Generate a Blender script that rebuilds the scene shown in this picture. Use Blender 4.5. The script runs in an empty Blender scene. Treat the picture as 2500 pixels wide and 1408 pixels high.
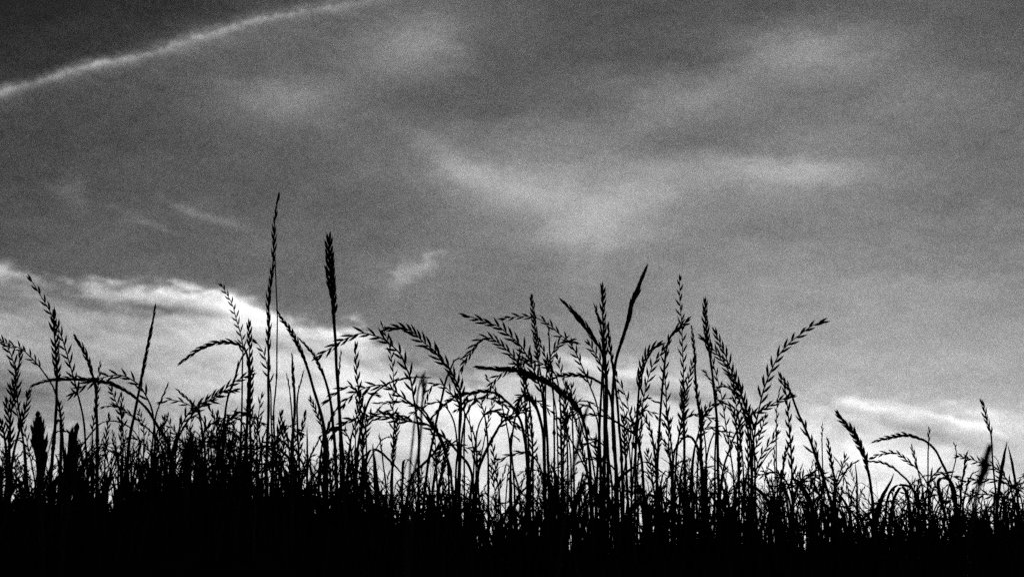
import bpy, math, random
import numpy as np
from mathutils import Vector

random.seed(7)
rng = np.random.default_rng(7)
scene = bpy.context.scene
COL = scene.collection

# ------------------------------------------------------------------ camera
PITCH = math.radians(14.0)
LENS = 50.0
FPX = LENS / 36.0 * 2500.0            # focal length in photo pixels
cam_data = bpy.data.cameras.new("camera")
cam = bpy.data.objects.new("camera", cam_data)
COL.objects.link(cam)
cam.location = (0, 0, 0)
cam.rotation_euler = (math.pi / 2 + PITCH, 0, 0)
cam_data.lens = LENS
cam_data.sensor_width = 36
cam_data.clip_start = 0.02
cam_data.clip_end = 20000
cam_data.dof.use_dof = True
cam_data.dof.focus_distance = 1.5
cam_data.dof.aperture_fstop = 10.0
cam_data.dof.aperture_blades = 7
scene.camera = cam
scene.view_settings.view_transform = 'Standard'
scene.view_settings.look = 'None'
scene.view_settings.exposure = 0
scene.view_settings.gamma = 1
scene.cycles.use_denoising = False
scene.cycles.use_adaptive_sampling = False
scene.cycles.max_bounces = 4

CP, SP = math.cos(PITCH), math.sin(PITCH)


def ray(px, py):
    """direction (scaled so that y = 1) of a point of the photograph"""
    x = (px - 1250.0) / FPX
    u = (704.0 - py) / FPX
    d = np.array([x, CP - u * SP, SP + u * CP])
    return d / d[1]


def at(px, py, Y):
    return ray(px, py) * Y


def azel(px, py):
    d = ray(px, py)
    return math.atan2(d[0], d[1]), math.atan2(d[2], math.hypot(d[0], d[1]))


# ------------------------------------------------------------------ sky (world)
world = bpy.data.worlds.new("World")
scene.world = world
world.use_nodes = True
world.cycles.sampling_method = 'NONE'
nt = world.node_tree
nt.nodes.clear()
SUN_EL, SUN_AZ = math.radians(3.5), math.radians(4.0)


class E:
    """tiny expression builder for shader maths"""
    def __init__(self, s): self.s = s
    @staticmethod
    def m(op, *a, clamp=False):
        n = nt.nodes.new('ShaderNodeMath'); n.operation = op; n.use_clamp = clamp
        for i, v in enumerate(a):
            if isinstance(v, E): nt.links.new(v.s, n.inputs[i])
            else: n.inputs[i].default_value = float(v)
        return E(n.outputs[0])
    def __add__(s, o): return E.m('ADD', s, o)
    __radd__ = __add__
    def __sub__(s, o): return E.m('SUBTRACT', s, o)
    def __rsub__(s, o): return E.m('SUBTRACT', o, s)
    def __mul__(s, o): return E.m('MULTIPLY', s, o)
    __rmul__ = __mul__
    def __rtruediv__(s, o): return E.m('DIVIDE', o, s)
    def __truediv__(s, o): return E.m('DIVIDE', s, o)
    def __pow__(s, o): return E.m('POWER', s, o)


def sat(a): return E.m('ADD', a, 0.0, clamp=True)


def smooth(a, lo, hi):
    n = nt.nodes.new('ShaderNodeMapRange'); n.interpolation_type = 'SMOOTHERSTEP'
    nt.links.new(a.s, n.inputs['Value'])
    n.inputs['From Min'].default_value = lo; n.inputs['From Max'].default_value = hi
    n.inputs['To Min'].default_value = 0; n.inputs['To Max'].default_value = 1
    return E(n.outputs[0])


def curve(x01, pts):
    """float curve through pts [(x in 0..1, y in 0..1)]"""
    n = nt.nodes.new('ShaderNodeFloatCurve')
    c = n.mapping.curves[0]
    pts = sorted(pts)
    while len(c.points) < len(pts): c.points.new(0.5, 0.5)
    for p, (x, y) in zip(c.points, pts):
        p.location = (x, y); p.handle_type = 'AUTO'
    n.mapping.extend = 'HORIZONTAL'
    n.mapping.update()
    nt.links.new(x01.s, n.inputs['Value'])
    return E(n.outputs[0])


geo = nt.nodes.new('ShaderNodeTexCoord')
sep = nt.nodes.new('ShaderNodeSeparateXYZ')
nt.links.new(geo.outputs['Generated'], sep.inputs[0])
DX, DY, DZ = (E(sep.outputs[i]) for i in range(3))
AZ = E.m('ARCTAN2', DX, DY)
EL = E.m('ARCSINE', DZ)
# sky coordinates: U across, V down, in thousandths of a turn-like units close to a degree grid
A0 = azel(0, 704)[0]


def comb(x, y, z=0.0):
    n = nt.nodes.new('ShaderNodeCombineXYZ')
    for i, v in enumerate((x, y, z)):
        if isinstance(v, E): nt.links.new(v.s, n.inputs[i])
        else: n.inputs[i].default_value = v
    return n.outputs[0]


def noise(vec, scale, detail=4, rough=0.55, dist=0.0):
    n = nt.nodes.new('ShaderNodeTexNoise'); n.noise_dimensions = '3D'
    nt.links.new(vec, n.inputs['Vector'])
    n.inputs['Scale'].default_value = scale; n.inputs['Detail'].default_value = detail
    n.inputs['Roughness'].default_value = rough; n.inputs['Distortion'].default_value = dist
    return E(n.outputs['Fac']) - 0.5


UX = (AZ * (1.0 / (2 * abs(A0)))) + 0.5                  # 0..1 over the seen part of the horizon
EL0, EL1 = azel(1250, 0)[1], azel(1250, 1408)[1]
VY = (EL0 - EL) * (1.0 / (EL0 - EL1))                     # 0 high .. 1 low


def sk(px, py):
    a, e = azel(px, py)
    return a / (2 * abs(A0)) + 0.5, (EL0 - e) / (EL0 - EL1)


# slow warp that breaks up every edge
PY0 = VY * 1408.0                                         # level rings of the sky dome sag away from the middle
QX = (UX - 0.5) * 2.0
PY = PY0 - (95.0 - PY0 * 0.059) * (QX * QX)
PX = 1250.0 + QX * 1250.0 / (1.049 - PY0 * 0.0000672)
base_vec = comb(UX * 4.0, VY * 4.0)
w1 = noise(base_vec, 1.7, 5, 0.55)
w2 = noise(comb(UX * 4.0 + 17.0, VY * 4.0), 2.1, 5, 0.55)
fine1 = noise(comb(UX * 4.0 + 5.0, VY * 6.5), 7.0, 6, 0.6)
fine2 = noise(comb(UX * 9.0 + VY * 3.0, VY * 16.0 - UX * 5.0, 7.0), 4.0, 6, 0.68, 0.5)
PXw = PX + w1 * 110.0 + fine1 * 90.0 + fine2 * 60.0
PYw = PY + w2 * 44.0 + fine1 * 58.0 + fine2 * 44.0
U01 = sat(PXw * (1 / 2500.0))


def rows(table, yy):
    """smooth field given by rows of 11 brightnesses (0..255) from left to right"""
    ys = sorted(table)
    out = None
    for i, y in enumerate(ys):
        vals = table[y]
        f = curve(U01, [(k / (len(vals) - 1), v / 255.0) for k, v in enumerate(vals)])
        if out is None:
            out = f
        else:
            t = smooth(yy, ys[i - 1], y)
            out = out + (f - out) * t
    return out


UPPER = {
    0:   [34, 42, 57, 78, 92, 84, 76, 76, 84, 90, 82],
    120: [44, 56, 78, 94, 112, 86, 77, 86, 122, 102, 86],
    240: [56, 68, 92, 112, 86, 86, 104, 116, 108, 113, 102],
    350: [60, 70, 80, 90, 108, 112, 116, 112, 122, 112, 106],
    420: [62, 74, 79, 88, 112, 140, 134, 126, 148, 122, 110],
    480: [66, 78, 84, 90, 104, 148, 148, 130, 130, 114, 109],
    560: [70, 84, 90, 95, 106, 126, 152, 132, 130, 126, 120],
    640: [78, 88, 95, 100, 112, 116, 132, 132, 134, 132, 126],
    720: [88, 95, 104, 108, 113, 118, 132, 141, 147, 148, 140],
    800: [100, 106, 112, 116, 120, 126, 140, 150, 157, 159, 152],
    900: [120, 124, 128, 134, 142, 145, 154, 164, 170, 173, 166],
    1000: [140, 144, 148, 154, 162, 165, 170, 175, 178, 180, 176],
}
LOWER = {
    650: [196, 150, 160, 200, 205, 195, 190, 190, 190, 190, 185],
    710: [118, 190, 226, 232, 205, 195, 190, 190, 190, 190, 185],
    752: [128, 132, 206, 245, 215, 195, 190, 190, 190, 190, 185],
    790: [166, 158, 216, 244, 225, 200, 190, 190, 190, 190, 185],
    830: [166, 178, 210, 214, 238, 195, 190, 190, 190, 190, 185],
    890: [152, 168, 200, 220, 205, 175, 215, 214, 190, 185, 180],
    950: [130, 156, 194, 216, 228, 205, 190, 184, 190, 188, 182],
    1010: [140, 152, 182, 200, 230, 244, 226, 208, 226, 205, 208],
    1070: [186, 166, 188, 206, 222, 226, 218, 238, 240, 208, 214],
    1130: [205, 196, 204, 212, 214, 215, 210, 236, 240, 232, 202],
    1260: [212, 210, 212, 216, 219, 221, 222, 232, 236, 235, 231],
}
EDGE = [(0, 648), (100, 684), (200, 700), (300, 704), (450, 702), (560, 718), (640, 760), (720, 800), (820, 812),
        (900, 838), (1000, 885), (1080, 915), (1180, 915), (1300, 890), (1450, 878), (1600, 905), (1750, 945),
        (1900, 985), (2050, 985), (2250, 1000), (2500, 1010)]
st_e = noise(comb(UX * 30.0, VY * 24.0, 4.0), 1.6, 5, 0.65)
upper = rows(UPPER, PYw)
lower = rows(LOWER, PYw + w1 * 30.0)
edge = curve(U01, [(x / 2500.0, y / 1408.0) for x, y in EDGE]) * 1408.0
soft = 34.0 + 50.0 * smooth(PX, 800, 2000)
deck = smooth(((PYw - edge) + fine1 * 80.0 + st_e * 60.0 + fine2 * 60.0) / soft, -0.9, 1.0)
V = upper + (lower - upper) * deck


def streak(px, py, length, width, ang_deg, amp, asym=1.0):
    """soft elongated cloud wisp: centre, half length, half width, slope, brightness"""
    a = math.radians(ang_deg)
    dx, dy = PXw - px, PYw - py
    p = dx * (math.cos(a) / length) + dy * (math.sin(a) / length)
    q = dy * (math.cos(a) / width) - dx * (math.sin(a) / width)
    r = p * p + q * q
    return E.m('EXPONENT', r * -1.0) * (amp / 255.0)


for args in [
    (640, 232, 130, 42, 8, 20), (1010, 105, 130, 80, -20, 20), (1060, 60, 70, 60, 0, 8), (1700, 235, 210, 42, -20, 16),
    (2010, 112, 120, 56, -15, 22), (2160, 130, 120, 30, -30, 8), (1075, 375, 110, 34, 34, 20), (1180, 440, 130, 44, 22, 16), (1300, 462, 130, 44, 14, 14),
    (1470, 515, 150, 40, -22, 16), (1370, 575, 150, 40, -12, 12), (1300, 400, 220, 60, 0, 8), (1560, 460, 160, 50, -10, 8), (1900, 418, 200, 42, 2, 22), (2060, 400, 120, 30, -8, 8), (1640, 425, 160, 40, -4, 12),
    (1300, 320, 120, 40, 0, 6), (2210, 220, 110, 50, -20, 10), (1780, 330, 150, 30, -8, -10), (1850, 560, 200, 50, -8, -8),
    (1475, 620, 22, 70, 16, 16), (1400, 640, 26, 60, 14, 8), (965, 665, 56, 20, -16, 34), (950, 650, 14, 30, 20, 16), (1045, 638, 46, 13, -38, 30), (1010, 655, 60, 8, -30, 16), (930, 700, 50, 20, -60, 10),
    (430, 505, 60, 9, 20, 20), (520, 535, 70, 11, 18, 30), (350, 550, 70, 8, 14, 26), (290, 520, 50, 8, 20, 10), (150, 450, 34, 30, 50, 22), (175, 480, 26, 20, 40, 12),
    (30, 560, 60, 20, -10, 10), (850, 795, 12, 24, 5, 44), (40, 660, 60, 16, 24, 30),
    (240, 694, 90, 12, 8, 34), (430, 708, 120, 18, 10, 44), (540, 722, 60, 20, 16, 40), (610, 755, 80, 18, 24, 40), (700, 795, 70, 15, 22, 34), (800, 815, 60, 12, 14, 20),
    (540, 758, 90, 13, 22, 24), (370, 752, 120, 12, 8, -52), (480, 772, 80, 10, 14, -30), (110, 712, 80, 15, 16, -52), (200, 730, 50, 9, 14, -26),
    (140, 765, 90, 15, 4, 22), (560, 822, 80, 13, 10, -26), (680, 850, 80, 12, 8, -44), (760, 836, 50, 10, 4, -26),
    (800, 822, 60, 15, 16, 26), (860, 880, 70, 9, 20, -36), (960, 885, 80, 20, 16, -46), (1090, 925, 90, 16, 10, -46), (1150, 960, 40, 10, 4, -16),
    (1420, 885, 70, 11, 14, 34), (1540, 912, 80, 12, 12, 36), (1690, 930, 70, 12, 12, 34), (1640, 965, 80, 12, 12, -26), (1560, 950, 90, 12, 10, -24),
    (1720, 975, 70, 10, 12, -20), (1200, 1010, 120, 26, 0, 14), (2140, 992, 60, 13, 12, 34), (2200, 1012, 60, 10, 20, 22),
    (2300, 1022, 80, 9, 12, 34), (2400, 1045, 90, 9, 14, 40), (2090, 1060, 60, 20, -24, -34), (2330, 1075, 90, 16, 14, -34), (2420, 1008, 60, 12, 12, 28),
    (2360, 1000, 90, 14, 6, 16), (2200, 1000, 130, 20, 12, 18), (2440, 1030, 90, 22, 10, 18), (2480, 1090, 60, 12, 14, -20), (2270, 1052, 70, 9, 12, -22), (1980, 640, 200, 60, -10, 5), (30, 955, 60, 40, 0, -16), (330, 930, 160, 20, -6, -12), (500, 985, 80, 16, 6, -14),
]:
    V = V + streak(*args)

# contrail: crisp on its upper side, fraying below
TRAIL = [(-200, 292), (0, 222), (100, 190), (200, 158), (330, 131), (430, 97), (520, 72), (620, 44), (700, 32), (850, 8), (1000, -14)]
u_raw = sat(PX * (0.8 / 2500.0) + 0.1)
tpts = []
for x, y in TRAIL:
    tpts.append((x / 2500 * 0.8 + 0.1, 0.2 + y / 1408))
trail_n = noise(comb(UX * 40.0, VY * 30.0), 2.2, 4, 0.6)
tv = curve(u_raw, tpts) - 0.2
trail_b = noise(comb(UX * 14.0, VY * 10.0, 2.0), 1.5, 3, 0.6)
dt = PY - tv * 1408.0 + trail_n * 24.0 + trail_b * 7.0 + 5.0
core = E.m('EXPONENT', (dt * dt) * (-1 / 210.0))
below = smooth(dt, -4, 4) * E.m('EXPONENT', E.m('MAXIMUM', dt, 0.0) * (-1 / 38.0))
fade = 1.0 - smooth(PX, 300, 1350)
V = V + (core * 0.19 + below * 0.2) * (0.95 + trail_n * 1.7 + trail_b * 1.6 + fine2 * 1.2) * fade
# the deeper sky above the trail
V = V - (1.0 - smooth(dt, -40, 8)) * (1.0 - smooth(PX, 300, 900)) * 0.035

# streaky cloud grain at several sizes
rot = comb(PX * (math.cos(0.2) / 420.0) + PY * (math.sin(0.2) / 420.0), PY * (math.cos(0.2) / 130.0) - PX * (math.sin(0.2) / 130.0))
st = noise(rot, 1.3, 7, 0.62, 0.4)
st2 = noise(comb(PX * (1 / 300.0) - PY * (0.5 / 300.0), PY * (1 / 150.0) + PX * (0.35 / 150.0), 3.0), 1.5, 5, 0.5)
wis2 = noise(comb(PX * (math.cos(-.3) / 150.0) + PY * (math.sin(-.3) / 150.0), PY * (math.cos(-.3) / 55.0) - PX * (math.sin(-.3) / 55.0), 5.0), 1.2, 6, 0.65, 0.6)
wis = noise(comb(PX * (math.cos(.25) / 260.0) + PY * (math.sin(.25) / 260.0), PY * (math.cos(.25) / 60.0) - PX * (math.sin(.25) / 60.0), 9.0), 1.4, 6, 0.6, 0.8)
V = V + st * (0.07 + deck * 0.16) + st2 * 0.07 + wis * (0.07 + deck * 0.27) + wis2 * (0.09 + deck * 0.1) + fine2 * (0.05 + deck * 0.12)
# very fine mottling of the cloud cover
g2 = noise(geo.outputs['Generated'], 700.0, 1, 0.5)
V = V + g2 * 0.2
# beyond the seen part: dimmer overhead and behind
dim = (0.3 + 0.7 * smooth(DY, -0.6, 0.85)) * (1.0 - 0.75 * smooth(EL, math.radians(28), math.radians(60)))
V = E.m('MAXIMUM', V, 0.02)
LIN = ((V + 0.055) * (1 / 1.055)) ** 2.4
LIN = LIN * dim
# scintillating grain of the fast monochrome film: random about a mean of one, direction by direction
wn = nt.nodes.new('ShaderNodeTexWhiteNoise'); wn.noise_dimensions = '3D'
sc_ = nt.nodes.new('ShaderNodeVectorMath'); sc_.operation = 'SCALE'; sc_.inputs['Scale'].default_value = 9000.0
nt.links.new(geo.outputs['Generated'], sc_.inputs[0]); nt.links.new(sc_.outputs[0], wn.inputs['Vector'])
GP = 0.06
hit = E.m('LESS_THAN', E(wn.outputs['Value']), GP) * (1.0 / GP)
alpha = E.m("MINIMUM", E.m("DIVIDE", 0.2, V + 0.055), 1.0)
LIN = LIN * (1.0 + (hit - 1.0) * alpha)

sky = nt.nodes.new('ShaderNodeTexSky')
sky.sky_type = 'NISHITA'
sky.sun_disc = False
sky.sun_elevation = SUN_EL
sky.sun_rotation = SUN_AZ
sky.dust_density = 1.5
bw = nt.nodes.new('ShaderNodeRGBToBW')
nt.links.new(sky.outputs[0], bw.inputs[0])
clear = E.m('MINIMUM', E(bw.outputs[0]) * 0.05, 0.2)      # thin clear-air glow behind the clouds
tot = LIN * 10.0 + clear
bg = nt.nodes.new('ShaderNodeBackground')
bg.inputs['Strength'].default_value = 0.1
nt.links.new(comb(tot, tot, tot), bg.inputs['Color'])
outw = nt.nodes.new('ShaderNodeOutputWorld')
nt.links.new(bg.outputs[0], outw.inputs[0])

# ------------------------------------------------------------------ sun (low, beyond the bank)
sun_data = bpy.data.lights.new("sun", 'SUN')
sun_data.energy = 0.5
sun_data.angle = math.radians(0.5)
sun_data.color = (1.0, 1.0, 1.0)
sun = bpy.data.objects.new("sun", sun_data)
COL.objects.link(sun)
sd = Vector((math.sin(SUN_AZ) * math.cos(SUN_EL), math.cos(SUN_AZ) * math.cos(SUN_EL), math.sin(SUN_EL)))
sun.rotation_euler = sd.to_track_quat('Z', 'Y').to_euler()


# ------------------------------------------------------------------ materials
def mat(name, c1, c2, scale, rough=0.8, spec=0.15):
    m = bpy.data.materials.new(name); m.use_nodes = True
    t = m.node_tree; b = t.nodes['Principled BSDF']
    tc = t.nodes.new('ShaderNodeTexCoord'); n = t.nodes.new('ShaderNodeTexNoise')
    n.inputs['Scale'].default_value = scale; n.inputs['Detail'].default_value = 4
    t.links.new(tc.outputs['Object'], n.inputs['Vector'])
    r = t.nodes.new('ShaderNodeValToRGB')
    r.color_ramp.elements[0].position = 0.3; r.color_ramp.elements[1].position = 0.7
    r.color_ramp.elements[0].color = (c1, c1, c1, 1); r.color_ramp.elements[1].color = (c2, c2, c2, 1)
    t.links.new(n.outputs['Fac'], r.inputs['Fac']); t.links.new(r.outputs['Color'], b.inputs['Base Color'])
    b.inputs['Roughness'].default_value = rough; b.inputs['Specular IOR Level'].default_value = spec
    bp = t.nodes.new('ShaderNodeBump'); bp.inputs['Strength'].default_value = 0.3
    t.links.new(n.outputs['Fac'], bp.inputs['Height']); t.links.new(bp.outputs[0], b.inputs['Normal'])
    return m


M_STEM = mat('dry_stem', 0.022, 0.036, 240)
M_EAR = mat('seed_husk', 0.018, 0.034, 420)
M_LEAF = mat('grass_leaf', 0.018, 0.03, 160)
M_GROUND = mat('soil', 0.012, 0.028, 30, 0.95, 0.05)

# ------------------------------------------------------------------ ground
CREST = [(-900, 1260), (0, 1262), (250, 1262), (420, 1235), (620, 1235), (760, 1282), (900, 1290), (1040, 1300), (1150, 1345),
         (1250, 1388), (1500, 1392), (1750, 1372), (1950, 1360), (2150, 1356), (2330, 1340), (2420, 1318), (2500, 1306), (3300, 1290)]
YC = 1.6
CX = np.array([at(p, q, YC)[0] for p, q in CREST]); CZ = np.array([at(p, q, YC)[2] for p, q in CREST])
LOW = -0.42


def ground_z(x, y):
    x = np.asarray(x, float); y = np.asarray(y, float)
    top = np.interp(x * YC / np.maximum(y, 0.8), CX, CZ)
    f = np.clip((y - 0.25) / (YC - 0.25), 0, 1); f = f * f * (3 - 2 * f)
    b = np.clip((y - YC) / 4.5, 0, 1); b = 1 - b * b * (3 - 2 * b)
    bump = 0.006 * np.sin(x * 23 + 1.3) * np.cos(y * 19) + 0.004 * np.sin(x * 61 + y * 37)
    side = np.clip((np.abs(x) - 1.5) / 8, 0, 1)
    return LOW + (top - LOW) * f * b * (1 - 0.6 * side) + bump * np.clip(4 - y, 0, 1)


def build_ground():
    xs = np.concatenate([-np.geomspace(6000, 1.6, 22), np.linspace(-1.5, 1.5, 121), np.geomspace(1.6, 6000, 22)])
    ys = np.concatenate([-np.geomspace(6000, 1.0, 16), np.linspace(-0.8, 3.0, 96), np.geomspace(3.2, 8000, 34)])
    gx, gy = np.meshgrid(xs, ys)
    gz = ground_z(gx, gy)
    v = np.stack([gx, gy, gz], -1).reshape(-1, 3)
    nx, ny = len(xs), len(ys)
    i = np.arange(nx * ny).reshape(ny, nx)
    f = np.stack([i[:-1, :-1], i[:-1, 1:], i[1:, 1:], i[1:, :-1]], -1).reshape(-1, 4)
    o = mesh_obj('ground', v, f, M_GROUND)
    o['kind'] = 'structure'
    return o


# ------------------------------------------------------------------ mesh helpers
def mesh_obj(name, v, f, m, parent=None, smooth_=True):
    me = bpy.data.meshes.new(name)
    v = np.asarray(v, dtype=np.float32)
    me.vertices.add(len(v)); me.vertices.foreach_set('co', v.ravel())
    if isinstance(f, np.ndarray):
        flat = f.ravel().astype(np.int32); n = len(f)
        starts = np.arange(n, dtype=np.int32) * f.shape[1]
    else:
        flat = np.concatenate([np.asarray(a).ravel() for a in f]).astype(np.int32)
        sizes = np.concatenate([np.full(len(a), a.shape[1]) for a in f])
        n = len(sizes); starts = np.concatenate([[0], np.cumsum(sizes)[:-1]]).astype(np.int32)
    me.loops.add(len(flat)); me.loops.foreach_set('vertex_index', flat)
    me.polygons.add(n); me.polygons.foreach_set('loop_start', starts)
    me.update(calc_edges=True)
    me.polygons.foreach_set('use_smooth', np.ones(n, dtype=bool)) if smooth_ else None
    me.materials.append(m)
    o = bpy.data.objects.new(name, me)
    COL.objects.link(o)
    if parent is not None: o.parent = parent
    return o


class MB:
    """collects quads of swept tubes, spindles and ribbons"""
    def __init__(s): s.v = []; s.f = []; s.n = 0
    def add(s, v, f):
        s.v.append(v); s.f.append(f + s.n); s.n += len(v)
    def tube(s, P, R, k=5):
        P = np.asarray(P, float); R = np.asarray(R, float)
        T = np.gradient(P, axis=0); T /= np.linalg.norm(T, axis=1)[:, None] + 1e-12
        ref = np.array([0.13, -1.0, 0.07])
        A = np.cross(T, ref); A /= np.linalg.norm(A, axis=1)[:, None] + 1e-12
        B = np.cross(T, A)
        th = np.arange(k) * 2 * math.pi / k
        v = P[:, None, :] + R[:, None, None] * (A[:, None, :] * np.cos(th)[None, :, None] + B[:, None, :] * np.sin(th)[None, :, None])
        n = len(P); i = np.arange(n * k).reshape(n, k); j = np.roll(i, -1, 1)
        s.add(v.reshape(-1, 3), np.stack([i[:-1], j[:-1], j[1:], i[1:]], -1).reshape(-1, 4))
    def spindle(s, p, d, L, w, t, side, bend=0.0):
        """flattened pointed husk from p along d; wide w in the plane holding side, thick t"""
        nrm = np.cross(d, side); nrm /= np.linalg.norm(nrm) + 1e-12
        sd_ = np.cross(nrm, d)
        q = SPX
        C = p + d * (q[:, 0:1] * L) + sd_ * (bend * L * (q[:, 0:1] ** 2))
        v = C[:, None, :] + (q[:, 1] * w * .5)[:, None, None] * sd_ * SC[None, :, None] + (q[:, 1] * t * .5)[:, None, None] * nrm * SS[None, :, None]
        s.add(v.reshape(-1, 3), SPF)
    def ribbon(s, P, W, side, fold=0.25):
        P = np.asarray(P, float); W = np.asarray(W, float)
        T = np.gradient(P, axis=0); T /= np.linalg.norm(T, axis=1)[:, None] + 1e-12
        S = side - (side * T).sum(1)[:, None] * T; S /= np.linalg.norm(S, axis=1)[:, None] + 1e-12
        N = np.cross(T, S)
        a = P + S * W[:, None] * .5 + N * W[:, None] * fold
        c = P - S * W[:, None] * .5 + N * W[:, None] * fold
        v = np.stack([a, P, c], 1); n = len(P)
        i = np.arange(n * 3).reshape(n, 3)
        f = np.concatenate([np.stack([i[:-1, 0], i[:-1, 1], i[1:, 1], i[1:, 0]], -1),
                            np.stack([i[:-1, 1], i[:-1, 2], i[1:, 2], i[1:, 1]], -1)])
        s.add(v.reshape(-1, 3), f)
    def build(s, name, m, parent=None):
        return mesh_obj(name, np.concatenate(s.v), np.concatenate(s.f), m, parent)


SPX = np.array([[0, .25], [.12, .62], [.32, 1.0], [.55, .95], [.78, .55], [.92, .24], [1.0, .04]])
SK = 6
_th = np.arange(SK) * 2 * math.pi / SK
SC, SS = np.cos(_th), np.sin(_th)
_i = np.arange(len(SPX) * SK).reshape(len(SPX), SK); _j = np.roll(_i, -1, 1)
SPF = np.stack([_i[:-1], _j[:-1], _j[1:], _i[1:]], -1).reshape(-1, 4)


def spline(pts, step=5.0):
    """Catmull-Rom through pts (n x d), resampled about every STEP"""
    p = np.asarray(pts, float)
    p = np.vstack([2 * p[0] - p[1], p, 2 * p[-1] - p[-2]])
    out = []
    for i in range(1, len(p) - 2):
        n = max(2, int(np.linalg.norm(p[i + 1] - p[i]) / step))
        t = np.linspace(0, 1, n, endpoint=False)[:, None]
        a, b, c, d = p[i - 1], p[i], p[i + 1], p[i + 2]
        out.append(0.5 * ((2 * b) + (c - a) * t + (2 * a - 5 * b + 4 * c - d) * t ** 2 + (3 * b - a - 3 * c + d) * t ** 3))
    out.append(p[-2][None])
    return np.vstack(out)


def arc(P):
    d = np.linalg.norm(np.diff(P, axis=0), axis=1)
    return np.concatenate([[0], np.cumsum(d)])


def empty(name, loc):
    o = bpy.data.objects.new(name, None); COL.objects.link(o)
    o.location = loc; o.empty_display_size = 0.02
    return o


def tag(o, label=None, cat=None, group=None, kind=None):
    if label: o['label'] = label
    if cat: o['category'] = cat
    if group: o['group'] = group
    if kind: o['kind'] = kind


build_ground()


# ------------------------------------------------------------------ one stalk
def to_root(P3):
    """carry a 3-D path on, straightening, until it is in the soil"""
    P3 = [np.array(q) for q in P3]
    d = P3[-1] - P3[-3]; d /= np.linalg.norm(d)
    if d[2] > -0.5: d = d * 0.5 + np.array([0, 0, -0.9])
    out = []
    p = P3[-1]
    for _ in range(400):
        d = d * 0.93 + np.array([0, 0.0, -1.0]) * 0.07; d /= np.linalg.norm(d)
        if p[2] <= float(ground_z(p[0], p[1])) - 0.012: break
        p = p + d * 0.012
        out.append(p)
    return np.array(P3 + out)


def wobble(P, amp):
    n = len(P)
    k = np.linspace(0, 1, n)
    for a in range(3):
        P[:, a] += amp * (np.sin(k * random.uniform(8, 16) + random.uniform(0, 6)) * 0.6 + np.sin(k * random.uniform(22, 40) + random.uniform(0, 6)) * 0.3)
    return P


def ear_mesh(mb, P, S, ear_len, style, L, gap, w, scale, roll):
    """spikelets alternate along path P (tip first, arc S) over ear_len"""
    R = np.full(len(P), w * 0.4); R = R * np.clip(0.45 + 0.55 * S / max(ear_len, 1e-6), 0.3, 1)
    n_e = int(np.searchsorted(S, ear_len)) + 1
    n_e = min(max(n_e, 3), len(P))
    mb.tube(P[:n_e], R[:n_e], 5)
    view = np.array([0, -1.0, 0.05])
    s = L * (0.5 if style in 'st' else 0.62); side = random.choice([-1, 1])
    i = 0
    T_all = np.gradient(P, axis=0)
    T_all /= np.linalg.norm(T_all, axis=1)[:, None] + 1e-12
    # tip husk
    d0 = -T_all[0]
    mb.spindle(P[min(2, len(P) - 1)], d0, L * (0.8 if style != 'p' else .3), L * 0.17, L * 0.14, np.cross(d0, view))
    while s < ear_len:
        c = np.array([np.interp(s, S, P[:, a]) for a in range(3)])
        t = -np.array([np.interp(s, S, T_all[:, a]) for a in range(3)]); t /= np.linalg.norm(t)
        q = np.cross(t, view); q /= np.linalg.norm(q) + 1e-9
        nn = np.cross(q, t)
        ang = roll + random.uniform(-.25, .25)
        out = (q * math.cos(ang) + nn * math.sin(ang)) * side
        f = s / ear_len
        if style in 'on' and random.random() < .04:              # a husk has dropped
            s += gap * random.uniform(.8, 1.2); side = -side; continue
        if style == 'o':
            sp = math.radians(random.uniform(22, 38)) * (0.55 + 0.45 * min(1, f * 2.5)); l = L * random.uniform(.88, 1.12) * (0.72 + 0.28 * min(1, f * 3)); ww = L * 0.19
        elif style == 'n':
            sp = math.radians(random.uniform(15, 25)) * (0.6 + 0.4 * min(1, f * 2.5)); l = L * random.uniform(.85, 1.12) * (0.75 + 0.25 * min(1, f * 3)); ww = L * 0.2
        elif style == 's':
            tp = min(1, 0.35 + 1.6 * f) * min(1, 0.45 + (1 - f) * 2.2)
            sp = math.radians(random.uniform(9, 20)) * tp; l = L * random.uniform(.85, 1.2) * (0.6 + 0.4 * tp); ww = (L * 0.13 + w * 0.3) * (.3 + .7 * tp)
        elif style == 't':
            tp = min(1, 0.3 + 1.7 * f) * min(1, 0.35 + (1 - f) * 1.8)
            sp = math.radians(random.uniform(17, 25)) * (0.4 + 0.6 * tp); l = L * random.uniform(.9, 1.1) * (0.6 + 0.4 * tp); ww = L * 0.2 * (0.6 + 0.4 * tp)
        else:
            tp = min(1, 0.05 + 1.7 * f)
            sp = math.radians(random.uniform(6, 24)) * (.35 + .65 * tp); l = L * random.uniform(.6, 1.05) * (.35 + .65 * tp); ww = L * 0.15 * (.5 + .5 * tp)
            ang = random.uniform(0, 2 * math.pi); out = q * math.cos(ang) + nn * math.sin(ang)
        d = t * math.cos(sp) + out * math.sin(sp)
        st0 = c + out * w * 0.15
        mb.spindle(st0, d, l, ww, ww * 0.62, out, bend=-0.06 * random.uniform(0, 2))
        if style in 'ont' and random.random() < .6:      # a second floret that makes the husk uneven
            d2 = t * math.cos(sp + .1) + out * math.sin(sp + .1)
            mb.spindle(st0 + t * l * .05, d2, l * random.uniform(.55, .78), ww * .6, ww * .5, out)
        if style in 'tp':
            for sgn in (-1, 1):
                dd = t * math.cos(sp) + (out * .6 + nn * sgn * .7) * math.sin(sp * 1.1)
                dd /= np.linalg.norm(dd)
                mb.spindle(st0, dd, l * .9, ww * .7, ww * .6, out)
        s += gap * random.uniform(.88, 1.12)
        side = -side
    return n_e


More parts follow.
